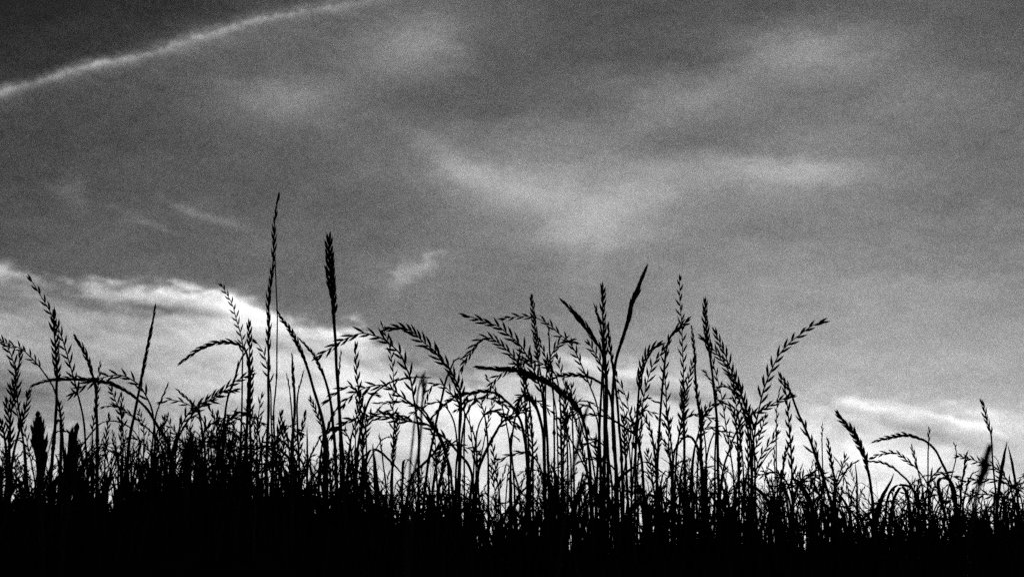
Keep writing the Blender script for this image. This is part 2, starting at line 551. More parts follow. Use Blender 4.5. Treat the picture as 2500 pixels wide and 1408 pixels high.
def stalk(style, w, L, gap, ear, Y, pts, name='grass_stalk', lean=None, roll=None):
    """pts are photo coordinates from the tip to where the stem is lost; w, L, gap, ear in photo pixels"""
    p2 = spline(pts, 6.0)
    s2 = arc(p2)
    lean = random.uniform(-.05, .05) if lean is None else lean
    yy = Y + lean * (1 - s2 / s2[-1]) ** 1.5
    P = np.array([at(a, b, y) for (a, b), y in zip(p2, yy)])
    k = Y / (CP * CP) / FPX * 0.97                                # metres in a photo pixel there
    wob = min(0.9, 0.12 * w) * k
    P = wobble(P, wob)
    P = to_root(P)
    S = arc(P)
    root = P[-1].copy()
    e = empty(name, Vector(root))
    P = P - root
    if style == 'B':
        h = S[-1]
        W = w * k * np.clip(np.minimum(S / (0.9 * ear * k + 1e-6) + .05, 1.0), 0, 1) ** .8
        W = W * (1 - 0.35 * S / h)
        side = np.array([[math.cos(a), -math.sin(a) * .8, 0.25] for a in np.linspace(random.uniform(-.5, .1), random.uniform(.2, .8), len(P))])
        mb = MB(); mb.ribbon(P, W, side, random.uniform(.12, .3))
        mb.build('blade', M_LEAF, e)
        return e, root
    if style in 'on': L *= 1.1; gap *= .92
    roll = (0.0 if style in 'ont' else random.uniform(.45, .85)) + random.uniform(-.25, .25) if roll is None else roll
    n_e = 1
    if style in 'onstp' and ear > 0:
        mb = MB()
        n_e = ear_mesh(mb, P, S, ear * k, style, L * k, gap * k, w * k, k, roll)
        mb.build('ear', M_EAR, e)
    mb = MB()
    st = P[n_e - 1:]; ss = S[n_e - 1:] - S[n_e - 1]
    if len(st) > 2:
        base = min(w, 7.5 + (w - 7.5) * .25 if w > 7.5 else w) * k * .56
        R = base * (0.72 + 0.38 * ss / max(ss[-1], 1e-6))
        if style == 'b': R = base * np.clip(0.25 + ss / (60 * k), 0.25, 1)
        if n_e == 1 and style != 'b': R[0] *= .3
        R = R * (1 + 0.05 * np.sin(ss / k / 9.0))
        for kk in range(2):                                     # joints of the culm
            c0 = random.uniform(.35, .95) * ss[-1]
            R = R * (1 + .55 * np.exp(-((ss - c0) / (4 * k)) ** 2))
        mb.tube(st, R, 6)
        mb.build('stem', M_STEM, e)
    return e, root


def pt(s):
    v = [float(a) for a in s.replace(',', ' ').split()]
    return [(v[i], v[i + 1]) for i in range(0, len(v), 2)]


# ------------------------------------------------------------------ the stalks of the photograph
# style: o spread husks, n close husks, s slim rope-like ear, t thick ear, p plume, b bare stem, B leaf blade
# style | width | husk | gap | ear length | distance | path from tip to base | label
DATA = """
o|5|25|13|330|1.50|71,674 98,720 124,764 147,812 162,858 178,915 192,970 203,1020 209,1080 213,1150|tall leaning ear at the far left, its tip thin and needle-like
n|8|26|10|165|1.52|130,764 132,800 135,850 139,900 139,935 138,985 134,1040 129,1100 124,1180|upright herringbone ear on a stout stem, crossing the tall leaning far left ear
o|4.5|22|11|190|1.56|-30,812 0,830 25,842 52,852 75,872 95,893 108,910 122,930 133,952 146,1000 155,1100 158,1210
o|5|26|12|210|1.50|-12,812 4,832 20,852 32,880 38,910 40,940 44,990 52,1040 60,1110 62,1210
n|5|24|11|170|1.54|52,850 46,885 40,910 36,950 30,990 24,1040 20,1120 18,1220
n|7|26|10|120|1.46|72,950 64,985 55,1025 45,1060 32,1110 24,1200
n|6|24|10|130|1.50|13,972 20,1005 25,1050 24,1110 22,1210
n|8|26|10|90|1.40|0,1020 10,1060 16,1120 16,1210
o|4|24|14|100|1.55|20,938 30,965 40,1000 50,1045 62,1100 68,1200
o|4|20|14|110|1.58|54,1030 64,1068 75,1120 83,1165 90,1220
p|24|74|3.5|215|1.30|92,1006 96,1060 97,1120 98,1200|dark fat plume of seed standing nearest the far left corner
p|28|82|3.5|200|1.26|188,1040 182,1080 174,1130 166,1200|widest dark plume, leaning right, second plume from the far left corner
p|18|56|4|150|1.36|466,1064 460,1110 456,1160 455,1210|narrow dark plume poking out under the arching ears
s|8|24|9|120|1.48|182,820 200,848 215,880 225,912 234,950 236,1000 237,1060 238,1200
n|4|18|12|200|1.57|245,878 243,905 240,940 233,1000 226,1060 224,1200
s|7.5|24|8|330|1.45|75,942 100,933 130,927 180,924 230,930 270,936 305,953 335,975 360,1000 385,1040 410,1080 425,1160 430,1210|long heavy ear lying almost flat across the left group of stalks
o|5|27|12|240|1.53|170,972 190,952 212,938 240,925 262,918 290,915 315,922 340,940 356,965 368,990 375,1020 378,1080 376,1180
s|8|25|9|220|1.47|378,748 370,800 360,850 350,900 340,950 330,1000 318,1060 312,1130 308,1210|lone straight rod-like spike, slightly tilted right, in clear sky
s|4.5|18|9|70|1.60|411,935 400,960 390,985 380,1020 372,1080 368,1180
n|4|15|8|110|1.57|245,993 275,990 295,998 318,1010 345,1033 370,1055 392,1085 405,1150 410,1210
B|7|0|0|120|1.50|345,1075 325,1050 300,1033 270,1028 245,1035 215,1070 190,1110 175,1180
o|4.5|24|12|150|1.55|265,945 275,960 285,985 295,1010 300,1050 300,1100 298,1200
n|4|18|12|120|1.60|297,958 298,1000 296,1040 297,1200
o|4.5|20|12|230|1.52|537,690 552,715 568,745 577,780 587,815 593,850 592,900 591,950 590,1010 588,1080 584,1190|airy ear rising toward the tallest stalk, curving to a left-bent tip
n|7|24|10|260|1.47|607,783 609,830 610,870 612,920 611,970 610,1030 612,1100 612,1200|dead-straight upright ear just before the tallest stalk
s|7|24|9|190|1.49|437,886 465,866 495,848 530,836 560,836 585,843 600,856 607,880 608,920 604,1000 600,1100 598,1190|drooping braided ear curving down left in clear bright sky
o|4|24|13|130|1.56|618,828 632,842 644,862 652,890 657,920 661,960 662,1010 664,1100 664,1200
s|7|24|9|170|1.50|606,850 585,885 575,915 565,945 556,975 550,1010 545,1060 543,1190
o|5|25|11|220|1.52|622,912 600,918 575,930 555,945 540,960 520,975 490,985 465,1003 447,1030 430,1070 418,1120 410,1200
o|5|24|11|150|1.46|582,956 555,952 535,960 505,980 480,1000 460,1025 440,1060 425,1100 418,1200
s|5|15|7|70|1.58|431,948 445,962 460,975 475,990 485,1010 492,1040 500,1100 500,1200
o|4|20|14|150|1.60|385,986 410,976 435,978 458,986 478,1000 495,1025 508,1060 515,1100 520,1200
o|4|20|12|90|1.60|405,1010 415,1035 430,1058 445,1080 455,1110 462,1200
n|4|18|10|100|1.57|455,1035 465,1060 475,1085 480,1130 484,1200
s|5|20|9|90|1.53|505,982 518,1008 528,1035 540,1060 545,1120 548,1200
o|4.5|22|12|160|1.50|607,1010 572,1017 545,1040 524,1065 495,1082 475,1100 462,1150 455,1210
s|7|28|9|170|1.48|680,477 674,520 670,560 669,600 667,645|
n|6|26|17|400|1.49|668,620 664,660 658,710 656,745 657,790 655,830 657,880 655,930 655,1000 652,1100 650,1200|
s|3.5|20|40|1|1.50|671,630 674,700 677,760 677,810 676,860 675,920 672,960 668,1010 672,1090 674,1200|thin wiry stem hanging close along the tallest stalk
s|9|22|8|190|1.45|678,758 690,780 714,815 744,880 767,955 784,1013 793,1054 797,1110 798,1200|straight diagonal ear running down right from beside the tallest stalk
t|11|36|10|200|1.40|806,580 804,610 806,650 810,700 814,745 816,790 820,850 823,910 827,970 830,1040 836,1110 840,1200|thick wheat-like ear on a stout dark stem, second highest of all
s|8|20|8|160|1.50|730,827 748,845 765,865 778,890 790,915 800,945 808,990 812,1030 818,1090 822,1200
o|6|29|14|350|1.50|770,875 795,858 818,842 845,826 882,813 912,818 941,831 977,865 990,893 1002,922 1011,976 1018,1022 1022,1070 1022,1200|wide rainbow-like ear crossing behind the stem of the thick wheat-like ear
o|6|30|9|320|1.47|938,806 962,800 985,800 1010,812 1035,835 1060,855 1078,880 1095,895 1105,915 1118,940 1125,965 1126,1010 1122,1070 1120,1150 1112,1240|densest sweeping ear, long feathery husks, arching in the picture's middle
o|4|20|12|330|1.56|930,785 938,806 948,835 955,870 960,910 960,950 960,1000 962,1040 960,1090 958,1220
n|5|24|13|270|1.52|867,838 869,870 870,900 874,940 877,975 880,1020 884,1060 886,1100 888,1150 888,1230
s|4|16|9|90|1.60|833,855 830,880 828,910 826,950 828,1000 832,1200
s|6|18|9|150|1.50|1052,922 1020,921 985,924 955,932 925,950 905,970 893,1000 880,1050 872,1110 868,1220
o|5.5|26|14|200|1.50|832,996 850,972 878,952 905,943 932,940 957,950 980,968 1005,985 1028,1003 1048,1030 1065,1055 1085,1100 1100,1150 1108,1240
o|7|28|12|330|1.46|806,1070 822,1045 845,1028 880,1019 923,1016 968,1022 1009,1029 1041,1034 1068,1054 1095,1076 1118,1104 1141,1131 1152,1163 1150,1195 1145,1260|long nearly level ear crossing the stems right of the wheat-like ear
s|5|18|9|150|1.53|912,984 948,982 986,979 1005,988 1028,995 1044,1014 1060,1040 1080,1075 1092,1120 1098,1240
s|9|22|7|90|0.92|1035,912 1034,960 1030,1000 1027,1050 1022,1100 1010,1170 1002,1300|blurred upright stem near the lens with a blunt soft tip
s|6|16|9|20|0.94|1033,912 1022,950 1018,985 1010,1050 1000,1150 992,1300|thin blurred stem beside the blunt soft-tipped one
o|4|22|11|150|1.55|1038,985 1045,955 1060,938 1078,938 1095,952 1110,970 1128,995 1145,1030 1160,1070 1165,1130 1170,1240
s|6|12|7|50|1.50|1134,880 1120,875 1109,880 1100,900 1088,930 1077,980 1066,1025 1053,1090 1044,1140 1035,1220|wiry stem whose tip is hooked over like a shepherd's crook
s|8|20|9|230|1.48|1050,1025 1070,1000 1098,975 1124,964 1150,960 1172,955 1195,957 1213,961 1235,979 1250,992 1262,1010 1275,1040 1285,1100 1290,1220
s|7|22|9|60|1.52|1085,1078 1060,1105 1030,1135 1005,1165 990,1240
t|10|22|8|120|1.42|1097,1073 1088,1110 1080,1150 1072,1190 1068,1250
n|4.5|18|9|110|1.50|268,1010 262,1045 258,1085 256,1130 254,1210
o|4|18|11|100|1.56|335,1000 348,1030 352,1065 350,1110 346,1210
n|5|20|9|120|1.48|398,1030 392,1060 384,1095 378,1140 372,1210
s|5|18|8|110|1.52|440,1020 436,1055 430,1095 428,1140 426,1200
o|4|18|11|120|1.55|470,1010 466,1045 470,1080 476,1120 480,1200
n|4.5|18|9|120|1.50|530,1000 534,1035 532,1075 528,1115 526,1200
s|5|18|8|120|1.53|572,1030 568,1065 562,1100 560,1150 556,1200
o|4.5|20|12|120|1.50|640,960 634,990 630,1025 628,1070 626,1200
n|5|20|9|120|1.49|688,1000 684,1035 680,1075 676,1120 672,1210
o|4|18|11|110|1.55|700,1040 694,1075 690,1110 688,1150 686,1210
s|4.5|18|8|130|1.53|585,1060 560,1085 535,1110 515,1140 500,1200
o|4|18|10|130|1.50|400,1075 425,1070 450,1082 470,1105 482,1140 490,1200
n|4|16|9|120|1.54|300,1075 325,1068 350,1080 368,1105 378,1140 384,1200
s|5|18|8|130|1.50|130,1060 150,1050 172,1058 190,1085 200,1120 206,1200
o|4|18|10|110|1.55|60,1080 40,1072 22,1084 10,1110 4,1150 2,1210
n|4.5|18|9|100|1.50|145,980 150,1015 152,1060 150,1110 148,1200
b|3.5|0|0|1|1.55|1133,960 1134,1040 1133,1100 1134,1240
n|4|22|26|180|1.52|1141,968 1146,1024 1152,1072 1160,1120 1165,1177 1172,1230
s|5|18|40|1|1.48|1124,972 1121,1024 1120,1090 1114,1135 1112,1190 1110,1250
o|5.5|28|11|300|1.49|1130,767 1159,776 1191,788 1218,797 1245,820 1268,840 1286,867 1300,895 1314,931 1322,958 1328,1020 1330,1100 1332,1240|long ear arching down right with its thin tip highest, pointing left
o|5|24|9|260|1.52|1128,908 1136,878 1150,856 1168,833 1189,824 1209,831 1232,849 1255,872 1270,900 1282,930 1292,975 1296,1020 1300,1100 1302,1250|small feathery ear bent in a full round arch, tip hanging down
o|4.5|23|12|330|1.54|1220,778 1245,775 1270,772 1300,773 1325,783 1345,795 1365,815 1385,830 1400,850 1415,880 1428,910 1440,940 1455,980 1462,1020 1466,1100 1470,1240
n|5|22|8|190|1.50|1297,719 1300,750 1303,780 1306,810 1311,850 1318,900 1326,950 1330,1010 1336,1080 1340,1230|upright close ear poking straight through the arching ones
s|4.5|14|9|40|1.53|1338,788 1341,830 1343,870 1348,920 1352,1000 1355,1230
o|4.5|22|9|130|1.50|1412,838 1395,832 1378,832 1362,842 1350,858 1341,880 1335,910 1332,960 1334,1020 1338,1100 1340,1250
s|9|30|8|340|1.42|1163,895 1200,898 1235,902 1270,907 1300,918 1330,930 1355,945 1378,965 1400,985 1415,1005 1425,1030 1432,1060 1440,1130 1445,1250|heavy black ear lying nearly flat across the centre, needle tip at left
s|8|22|9|130|1.50|1345,925 1368,916 1400,914 1432,918 1455,928 1478,945 1490,970 1498,1030 1502,1100 1505,1250
n|8|23|9|230|1.46|1471,693 1472,730 1471,760 1474,800 1476,840 1478,880 1479,930 1478,1000 1484,1100 1484,1260|tall upright ear between two splayed heavy ears
s|8.5|30|8|200|1.44|1372,734 1395,757 1415,780 1435,805 1450,828 1465,850 1472,870 1478,900 1482,960 1480,1040 1470,1250|heavy ear leaning left into the tight central fan of ears
s|6|20|9|60|1.50|1452,745 1460,775 1468,800 1474,860 1468,950 1455,1230
o|5|22|10|100|1.53|1434,830 1448,855 1460,875 1470,900 1474,960 1475,1230
s|12|36|8|190|1.42|1576,658 1562,692 1552,720 1542,750 1532,785 1522,820 1512,850 1503,880 1498,920 1496,980 1497,1050 1504,1150 1508,1260|heavy pointed ear leaning right, highest of the central fan
s|7|20|10|120|1.48|1485,788 1487,830 1492,870 1500,920 1506,970 1512,1050 1518,1120 1522,1260
o|4|24|18|200|1.54|1500,905 1512,935 1527,965 1537,1012 1550,1054 1553,1100 1550,1240
o|4|20|16|170|1.56|1500,938 1515,975 1525,1010 1533,1040 1536,1090 1540,1150 1542,1240
s|7|16|9|150|1.50|1400,1030 1425,1013 1460,1012 1488,1020 1512,1033 1535,1050 1552,1064 1562,1100 1570,1160 1573,1250
s|9|24|7|170|0.88|1438,984 1430,1010 1421,1045 1409,1095 1396,1152 1386,1200 1370,1330|soft blurred tilted spike near the lens, in front of the centre stems
n|6|25|8|150|1.49|1619,838 1600,845 1585,858 1573,880 1565,905 1561,930 1558,970 1557,1010 1554,1060 1552,1120 1550,1250
o|4.5|24|13|230|1.52|1626,845 1612,865 1595,890 1585,915 1578,940 1572,970 1567,1000 1560,1030 1555,1070 1548,1130 1540,1250
n|6|24|9|60|1.47|1684,781 1662,795 1646,810 1634,828 1627,850 1624,880
o|5|23|15|250|1.48|1645,808 1634,828 1626,852 1624,880 1623,920 1626,960 1628,1000 1634,1040 1638,1080 1642,1120 1645,1250
o|4.5|22|14|370|1.51|1659,672 1660,705 1660,730 1662,760 1665,800 1666,850 1668,900 1669,940 1670,980 1668,1020 1670,1100 1670,1250|tall thin upright ear with well spaced husks, highest right of the fan
s|7|20|9|130|1.50|1688,796 1695,858 1698,913 1702,967 1709,1026 1712,1100 1715,1250
o|4.5|21|9|200|1.54|1694,872 1687,905 1679,940 1671,975 1664,1025 1655,1075 1645,1120 1640,1250
n|7|23|9|150|1.47|1723,729 1722,760 1724,800 1727,830 1733,870 1738,910 1743,950 1748,1000 1752,1050 1753,1120 1756,1250|short crowded upright ear, second highest right of the central fan
o|5|25|9|260|1.48|1709,820 1736,845 1764,881 1786,917 1800,945 1814,972 1825,1008 1832,1050 1835,1110 1836,1250
o|5|27|10|270|1.51|1742,804 1755,830 1768,860 1780,890 1792,920 1805,950 1815,985 1828,1020 1838,1060 1842,1110 1845,1250
o|4.5|20|16|260|1.53|1735,860 1742,890 1752,925 1760,960 1767,1000 1773,1045 1782,1100 1790,1160 1795,1250
n|5|14|7|90|1.52|1717,902 1728,918 1738,930 1745,955 1748,990 1748,1050 1746,1120 1744,1250
n|5|15|7|110|1.50|1745,965 1755,945 1770,942 1785,948 1798,965 1808,985 1818,1015 1830,1080 1838,1250
o|4|18|10|170|1.53|1798,982 1780,972 1760,975 1742,985 1728,1000 1716,1025 1705,1055 1697,1090 1692,1140 1688,1250
s|4.5|12|7|70|1.54|1792,1056 1775,1053 1760,1052 1745,1058 1735,1078 1728,1105 1722,1150 1720,1250
o|5.5|29|15|380|1.48|2018,786 1995,790 1975,800 1955,815 1935,830 1915,850 1900,870 1885,900 1872,930 1862,960 1855,990 1848,1020 1842,1060 1838,1110 1835,1250|large graceful ear sweeping up to the right, tip alone against grey sky
n|5|24|10|130|1.50|1940,964 1915,972 1895,980 1870,995 1850,1005 1830,1015 1810,1035 1795,1060 1780,1100 1765,1150 1755,1250
n|6|24|15|270|1.50|1902,912 1918,958 1923,1000 1928,1050 1931,1100 1933,1160 1936,1250
s|7|20|9|100|1.47|1904,915 1925,945 1938,980 1952,1015 1968,1050
o|4.5|27|22|140|1.50|1952,1015 1968,1050 1978,1080 1986,1105 1996,1135 2003,1180 2010,1250
s|4|15|12|150|1.58|1906,942 1898,980 1896,1020 1895,1080 1896,1150 1898,1250
s|7|20|9|100|1.50|1928,1078 1915,1115 1911,1150 1905,1190 1903,1250
s|3.5|14|8|30|1.55|1893,1087 1870,1115 1850,1150 1840,1190 1835,1250
s|4|14|10|60|1.56|1890,1092 1891,1130 1892,1170 1892,1250
s|3.5|14|10|60|1.55|2007,1034 2007,1080 2008,1130 2008,1180 2006,1250
s|7|18|9|100|1.50|2021,1070 2026,1110 2032,1145 2038,1180 2040,1290
o|4.5|18|9|60|1.52|2067,1108 2055,1140 2046,1170 2040,1195 2035,1290
s|5|16|9|60|1.52|2098,1124 2083,1130 2065,1150 2048,1178 2036,1200 2030,1290
b|4|0|0|1|1.53|2088,1128 2092,1180 2095,1290
t|9|26|8|170|1.42|2042,1006 2060,1030 2078,1048 2090,1070 2103,1095 2113,1120 2120,1150 2126,1190 2130,1230 2134,1290|stout bowed ear standing apart on the right, thickest in its middle
s|7|20|8|150|1.47|2130,1079 2155,1072 2185,1065 2215,1061 2240,1068 2262,1078 2285,1100 2300,1130 2312,1155 2322,1185 2330,1230 2335,1300|braided ear arching left over the low grass on the right
n|4|17|9|130|1.54|2122,1121 2150,1108 2175,1104 2195,1108 2215,1125 2235,1140 2255,1165 2265,1185 2270,1230 2275,1300
s|6|14|8|90|1.46|2115,1125 2150,1128 2180,1140 2200,1158 2215,1172 2228,1195 2240,1230 2250,1310
s|4|15|10|60|1.55|2268,1042 2267,1070 2266,1110 2266,1160 2266,1220 2270,1310
s|4.5|16|9|60|1.55|2225,1085 2232,1110 2240,1145 2250,1180 2256,1220 2262,1310
s|3.5|12|9|30|1.57|2330,1081 2335,1110 2326,1150 2318,1180 2310,1220 2300,1300
o|5|20|10|170|1.51|2331,1110 2355,1116 2375,1122 2395,1130 2420,1135 2440,1148 2455,1165 2465,1185 2475,1230 2480,1290
n|5|20|9|90|1.50|2398,977 2404,1005 2410,1030 2418,1055 2422,1090 2424,1130 2428,1170 2432,1230 2435,1300|tallest ear at the far right, short head on a bare stem
p|24|56|3|100|0.74|2419,1084 2412,1110 2403,1140 2395,1165 2388,1195 2380,1230 2366,1310|badly blurred dark plume near the lens at the far right
s|6|18|9|80|1.55|2360,1104 2355,1140 2348,1180 2345,1230 2342,1300
o|5|24|12|170|1.49|2337,1187 2360,1175 2385,1170 2410,1168 2435,1172 2460,1180 2480,1195 2492,1215 2500,1260 2505,1330
o|5|22|12|190|1.47|2296,1229 2335,1215 2365,1210 2400,1205 2430,1210 2460,1217 2485,1235 2500,1260 2506,1330
B|9|0|0|90|1.50|2458,1076 2450,1120 2442,1170 2435,1230 2430,1300|narrow upright leaf folded to a sharp peak near the far right edge
B|7|0|0|60|1.52|2460,1085 2470,1130 2478,1170 2485,1230 2488,1300
B|9|0|0|50|1.45|2318,1290 2300,1230 2291,1190 2292,1172 2303,1165 2318,1170 2330,1195 2335,1235 2338,1310|leaf blade looped right over on itself among the right-hand grass
B|15|0|0|130|1.46|2182,1155 2172,1180 2155,1210 2142,1245 2135,1310|broad upright leaf blade leaning right behind the bowed ear
B|9|0|0|90|1.50|2165,1300 2180,1230 2192,1200 2202,1188 2214,1205 2222,1250 2228,1320
s|5|16|9|90|1.56|2390,1148 2370,1160 2360,1190 2352,1230 2345,1300
B|10|0|0|170|1.46|1643,1172 1612,1148 1590,1132 1572,1126 1550,1135 1530,1150 1512,1168 1505,1210 1502,1290|leaf blade bent like a low tent over the right centre stems
B|13|0|0|100|1.44|1478,1275 1458,1212 1440,1180 1424,1180 1410,1215 1400,1245 1388,1300|broad leaf folded into an upside-down V low in the centre
s|8|14|8|70|1.47|1643,1105 1655,1085 1668,1068 1685,1065 1697,1080 1708,1110 1716,1150 1720,1200 1722,1280
n|4.5|16|9|90|1.52|1607,1050 1620,1075 1630,1095 1638,1125 1640,1165 1642,1250
n|7|18|10|120|1.49|1565,1000 1580,1030 1592,1065 1598,1100 1602,1140 1606,1200 1608,1280
B|13|0|0|100|1.46|1921,1175 1935,1168 1950,1178 1965,1200 1980,1230 1992,1300|short thick blade curling left, below the sweeping right ear
B|6|0|0|60|1.50|1880,1195 1895,1180 1910,1178 1920,1200 1930,1240 1935,1310
B|7|0|0|60|1.48|1015,1262 1020,1222 1030,1206 1042,1210 1045,1240 1050,1300
B|7|0|0|80|1.48|1186,1250 1193,1220 1185,1202 1172,1212 1160,1240 1146,1290
B|7|0|0|60|1.50|1010,1140 1000,1122 988,1121 983,1140 982,1190 980,1250
s|9|20|8|120|1.32|713,864 715,900 718,940 720,985 716,1040 713,1100 712,1200|soft dark upright spike right of the tallest stalk's base
s|4|14|9|50|1.55|699,914 706,945 711,990 715,1050 718,1200
s|5|16|9|70|1.54|741,906 734,935 727,965 725,1010 727,1060 730,1120 732,1200
n|5|17|8|100|1.50|755,968 768,995 778,1020 786,1045 790,1070 792,1110 795,1200
b|4|0|0|1|1.52|750,1043 750,1080 750,1130 752,1230
s|5|18|9|70|1.50|780,1070 762,1105 752,1140 748,1200
B|9|0|0|150|1.44|612,1086 650,1087 680,1096 705,1118 722,1145 735,1190 740,1250
s|5|14|9|60|1.52|680,1030 692,1048 710,1080 730,1115 745,1145 755,1200 760,1250
s|7|18|9|90|1.48|830,985 815,1010 803,1035 796,1060 792,1100 790,1220
n|5|19|7|140|1.49|972,1008 968,1050 962,1090 958,1130 955,1170 953,1250
s|4|15|9|60|1.56|925,1060 931,1090 935,1130 942,1180 945,1250
B|15|0|0|120|1.30|910,1083 913,1120 918,1170 924,1250
s|4|12|9|60|1.55|960,1068 945,1066 932,1075 918,1095 900,1125 888,1160 880,1230
n|3.5|16|10|130|1.56|1213,960 1203,985 1195,1015 1188,1045 1180,1085 1170,1130 1160,1180 1150,1260
o|8|24|10|90|1.44|1292,995 1262,1005 1240,1018 1222,1035 1208,1060 1195,1085 1180,1115 1168,1150 1162,1200 1158,1270
n|11|20|6|90|1.42|1262,1000 1266,978 1276,966 1290,968 1305,985 1318,1018 1326,1060 1328,1110 1330,1170 1332,1260|stubby dark ear drooping like a crozier under the heavy flat ear
n|4|17|12|110|1.54|1184,914 1198,935 1212,960 1225,990 1235,1030 1243,1070 1246,1120 1250,1250
o|4.5|23|10|230|1.50|1180,978 1195,948 1213,922 1238,902 1262,890 1285,880 1305,880 1325,888 1345,900 1358,920 1365,960 1370,1050 1372,1250
n|4|20|12|130|1.53|1315,826 1325,850 1335,880 1342,915 1350,960 1358,1010 1362,1100 1364,1250
o|4.5|22|13|170|1.52|1359,863 1366,895 1375,930 1388,960 1402,990 1413,1020 1425,1060 1440,1100 1452,1160 1458,1260
o|5|22|9|130|1.50|1282,1000 1290,1022 1295,1055 1300,1090 1298,1130 1294,1180 1292,1260
o|4.5|18|8|120|1.52|1380,998 1372,1030 1368,1060 1370,1110 1374,1160 1376,1260
n|4.5|18|8|110|1.50|1372,1048 1385,1020 1402,1005 1420,992 1438,990 1452,1010 1462,1060 1466,1250
b|3.5|0|0|1|1.54|1374,1038 1400,1085 1420,1125 1435,1160 1442,1250
o|5|26|14|110|1.51|1430,1048 1445,1072 1457,1090 1465,1120 1468,1160 1470,1260
s|5|18|9|90|1.52|1405,1131 1430,1122 1455,1120 1480,1128 1500,1145 1512,1180 1518,1260
B|18|0|0|60|1.40|1331,1150 1338,1165 1345,1200 1350,1290
B|10|0|0|80|1.45|1330,1132 1345,1134 1355,1155 1360,1200 1366,1290
s|5|14|8|50|1.50|1269,1077 1256,1064 1247,1063 1246,1085 1251,1120 1255,1180 1259,1290
s|4|15|9|80|1.56|1236,1133 1226,1170 1218,1210 1215,1290
s|3.5|13|9|60|1.58|1243,1138 1238,1180 1234,1230 1232,1300
n|4|17|9|100|1.52|1196,1130 1204,1170 1210,1215 1212,1290
n|7|22|9|130|1.44|1520,1010 1524,1050 1526,1100 1530,1160 1534,1260
n|5|20|11|150|1.50|1384,930 1382,970 1380,1010 1384,1060 1386,1130 1386,1260
n|5|20|10|130|1.50|1280,905 1283,940 1282,980 1284,1040 1286,1120 1288,1250
o|5|22|10|120|1.53|1268,850 1272,885 1277,920 1280,960 1284,1010 1290,1080 1294,1250
n|5|20|10|160|1.50|1800,1000 1808,1040 1806,1080 1806,1120 1805,1180 1804,1270
o|4.5|22|12|130|1.52|1870,1010 1862,1040 1850,1075 1838,1110 1826,1150 1815,1200 1810,1270
o|4.5|22|12|120|1.52|1900,1050 1885,1075 1870,1095 1855,1120 1845,1160 1840,1260
n|5|20|9|140|1.50|1612,1050 1606,1090 1600,1130 1604,1180 1606,1270
o|4.5|20|11|140|1.54|1722,990 1715,1020 1712,1060 1706,1110 1702,1170 1700,1270
s|4.5|18|9|100|1.55|1990,1075 1994,1110 1990,1160 1986,1210 1984,1280
B|10|0|0|100|1.46|1790,1200 1812,1185 1836,1186 1860,1205 1885,1240 1905,1300
B|9|0|0|90|1.46|1545,1245 1562,1215 1580,1205 1600,1215 1615,1250 1625,1310
B|8|0|0|120|1.48|1690,1280 1670,1240 1640,1228 1610,1228 1585,1245 1572,1300
B|6|0|0|150|1.50|1460,1225 1430,1222 1400,1226 1375,1235 1352,1260 1345,1310
B|10|0|0|110|1.44|1260,1232 1240,1248 1228,1275 1222,1310 1220,1370
s|5|16|9|120|1.52|1240,1165 1262,1190 1285,1215 1300,1240 1310,1290
B|7|0|0|150|1.50|1080,1195 1110,1198 1140,1215 1165,1240 1175,1290
B|9|0|0|100|1.46|2020,1205 2035,1195 2052,1210 2070,1240 2082,1300
B|7|0|0|80|1.50|2100,1300 2085,1255 2062,1238 2035,1240 2010,1255 1990,1300
B|7|0|0|80|1.50|2260,1290 2245,1225 2225,1190 2205,1183 2185,1188 2168,1215 2158,1300
B|9|0|0|120|1.48|2410,1210 2425,1190 2440,1200 2452,1235 2460,1300
s|6|16|9|120|1.50|830,1110 800,1125 775,1150 755,1180 742,1220
s|6|18|9|150|1.50|905,1100 880,1120 855,1145 835,1180 815,1230
B|8|0|0|150|1.46|1000,1180 975,1150 948,1120 925,1100 905,1100 890,1140 880,1230
B|7|0|0|120|1.48|870,1020 855,1080 850,1130 845,1200
"""


def direction_words(pts):
    tip, top = pts[0], min(pts, key=lambda q: q[1])
    if tip[1] - top[1] > 14:
        return 'stalk arching ' + ('left' if tip[0] < top[0] or tip[0] < pts[-1][0] else 'right')
    lo = pts[min(len(pts) - 1, 5)]
    dx = tip[0] - lo[0]; dy = max(lo[1] - tip[1], 1)
    if abs(dx) > dy * 1.1: return 'low-bowed stalk nodding ' + ('left' if dx < 0 else 'right')
    if abs(dx) > dy * .28: return 'slanting stalk tipped ' + ('left' if dx < 0 else 'right')
    return 'upright stalk'


EARS = {'o': 'with spread husks', 'n': 'with close husks', 's': 'with slim smooth ear', 't': 'with thick ear', 'p': 'with plume', 'b': 'with bare tip'}
MARKS = [(71, 'the leaning far left ear'), (378, 'the rod-like spike'), (680, 'the tallest stalk'), (806, 'the wheat-like ear'),
         (1133, 'the crook-tipped stem'), (1297, 'the tall arch-crossing ear'), (1576, 'the heavy right-leaning ear'), (1723, 'the crowded upright ear'),
         (2018, 'the large right-sweeping ear'), (2398, 'the tallest far right ear')]
ORD = ['first', 'second', 'third', 'fourth', 'fifth', 'sixth', 'seventh', 'eighth', 'ninth', 'tenth', 'eleventh', 'twelfth', 'thirteenth', 'fourteenth', 'fifteenth', 'sixteenth', 'seventeenth', 'eighteenth', 'nineteenth', 'twentieth']

rows_ = []
for line in DATA.strip().splitlines():
    f = line.split('|')
    rows_.append([f[0]] + [float(a) for a in f[1:6]] + [pt(f[6]), f[7] if len(f) > 7 else ''])

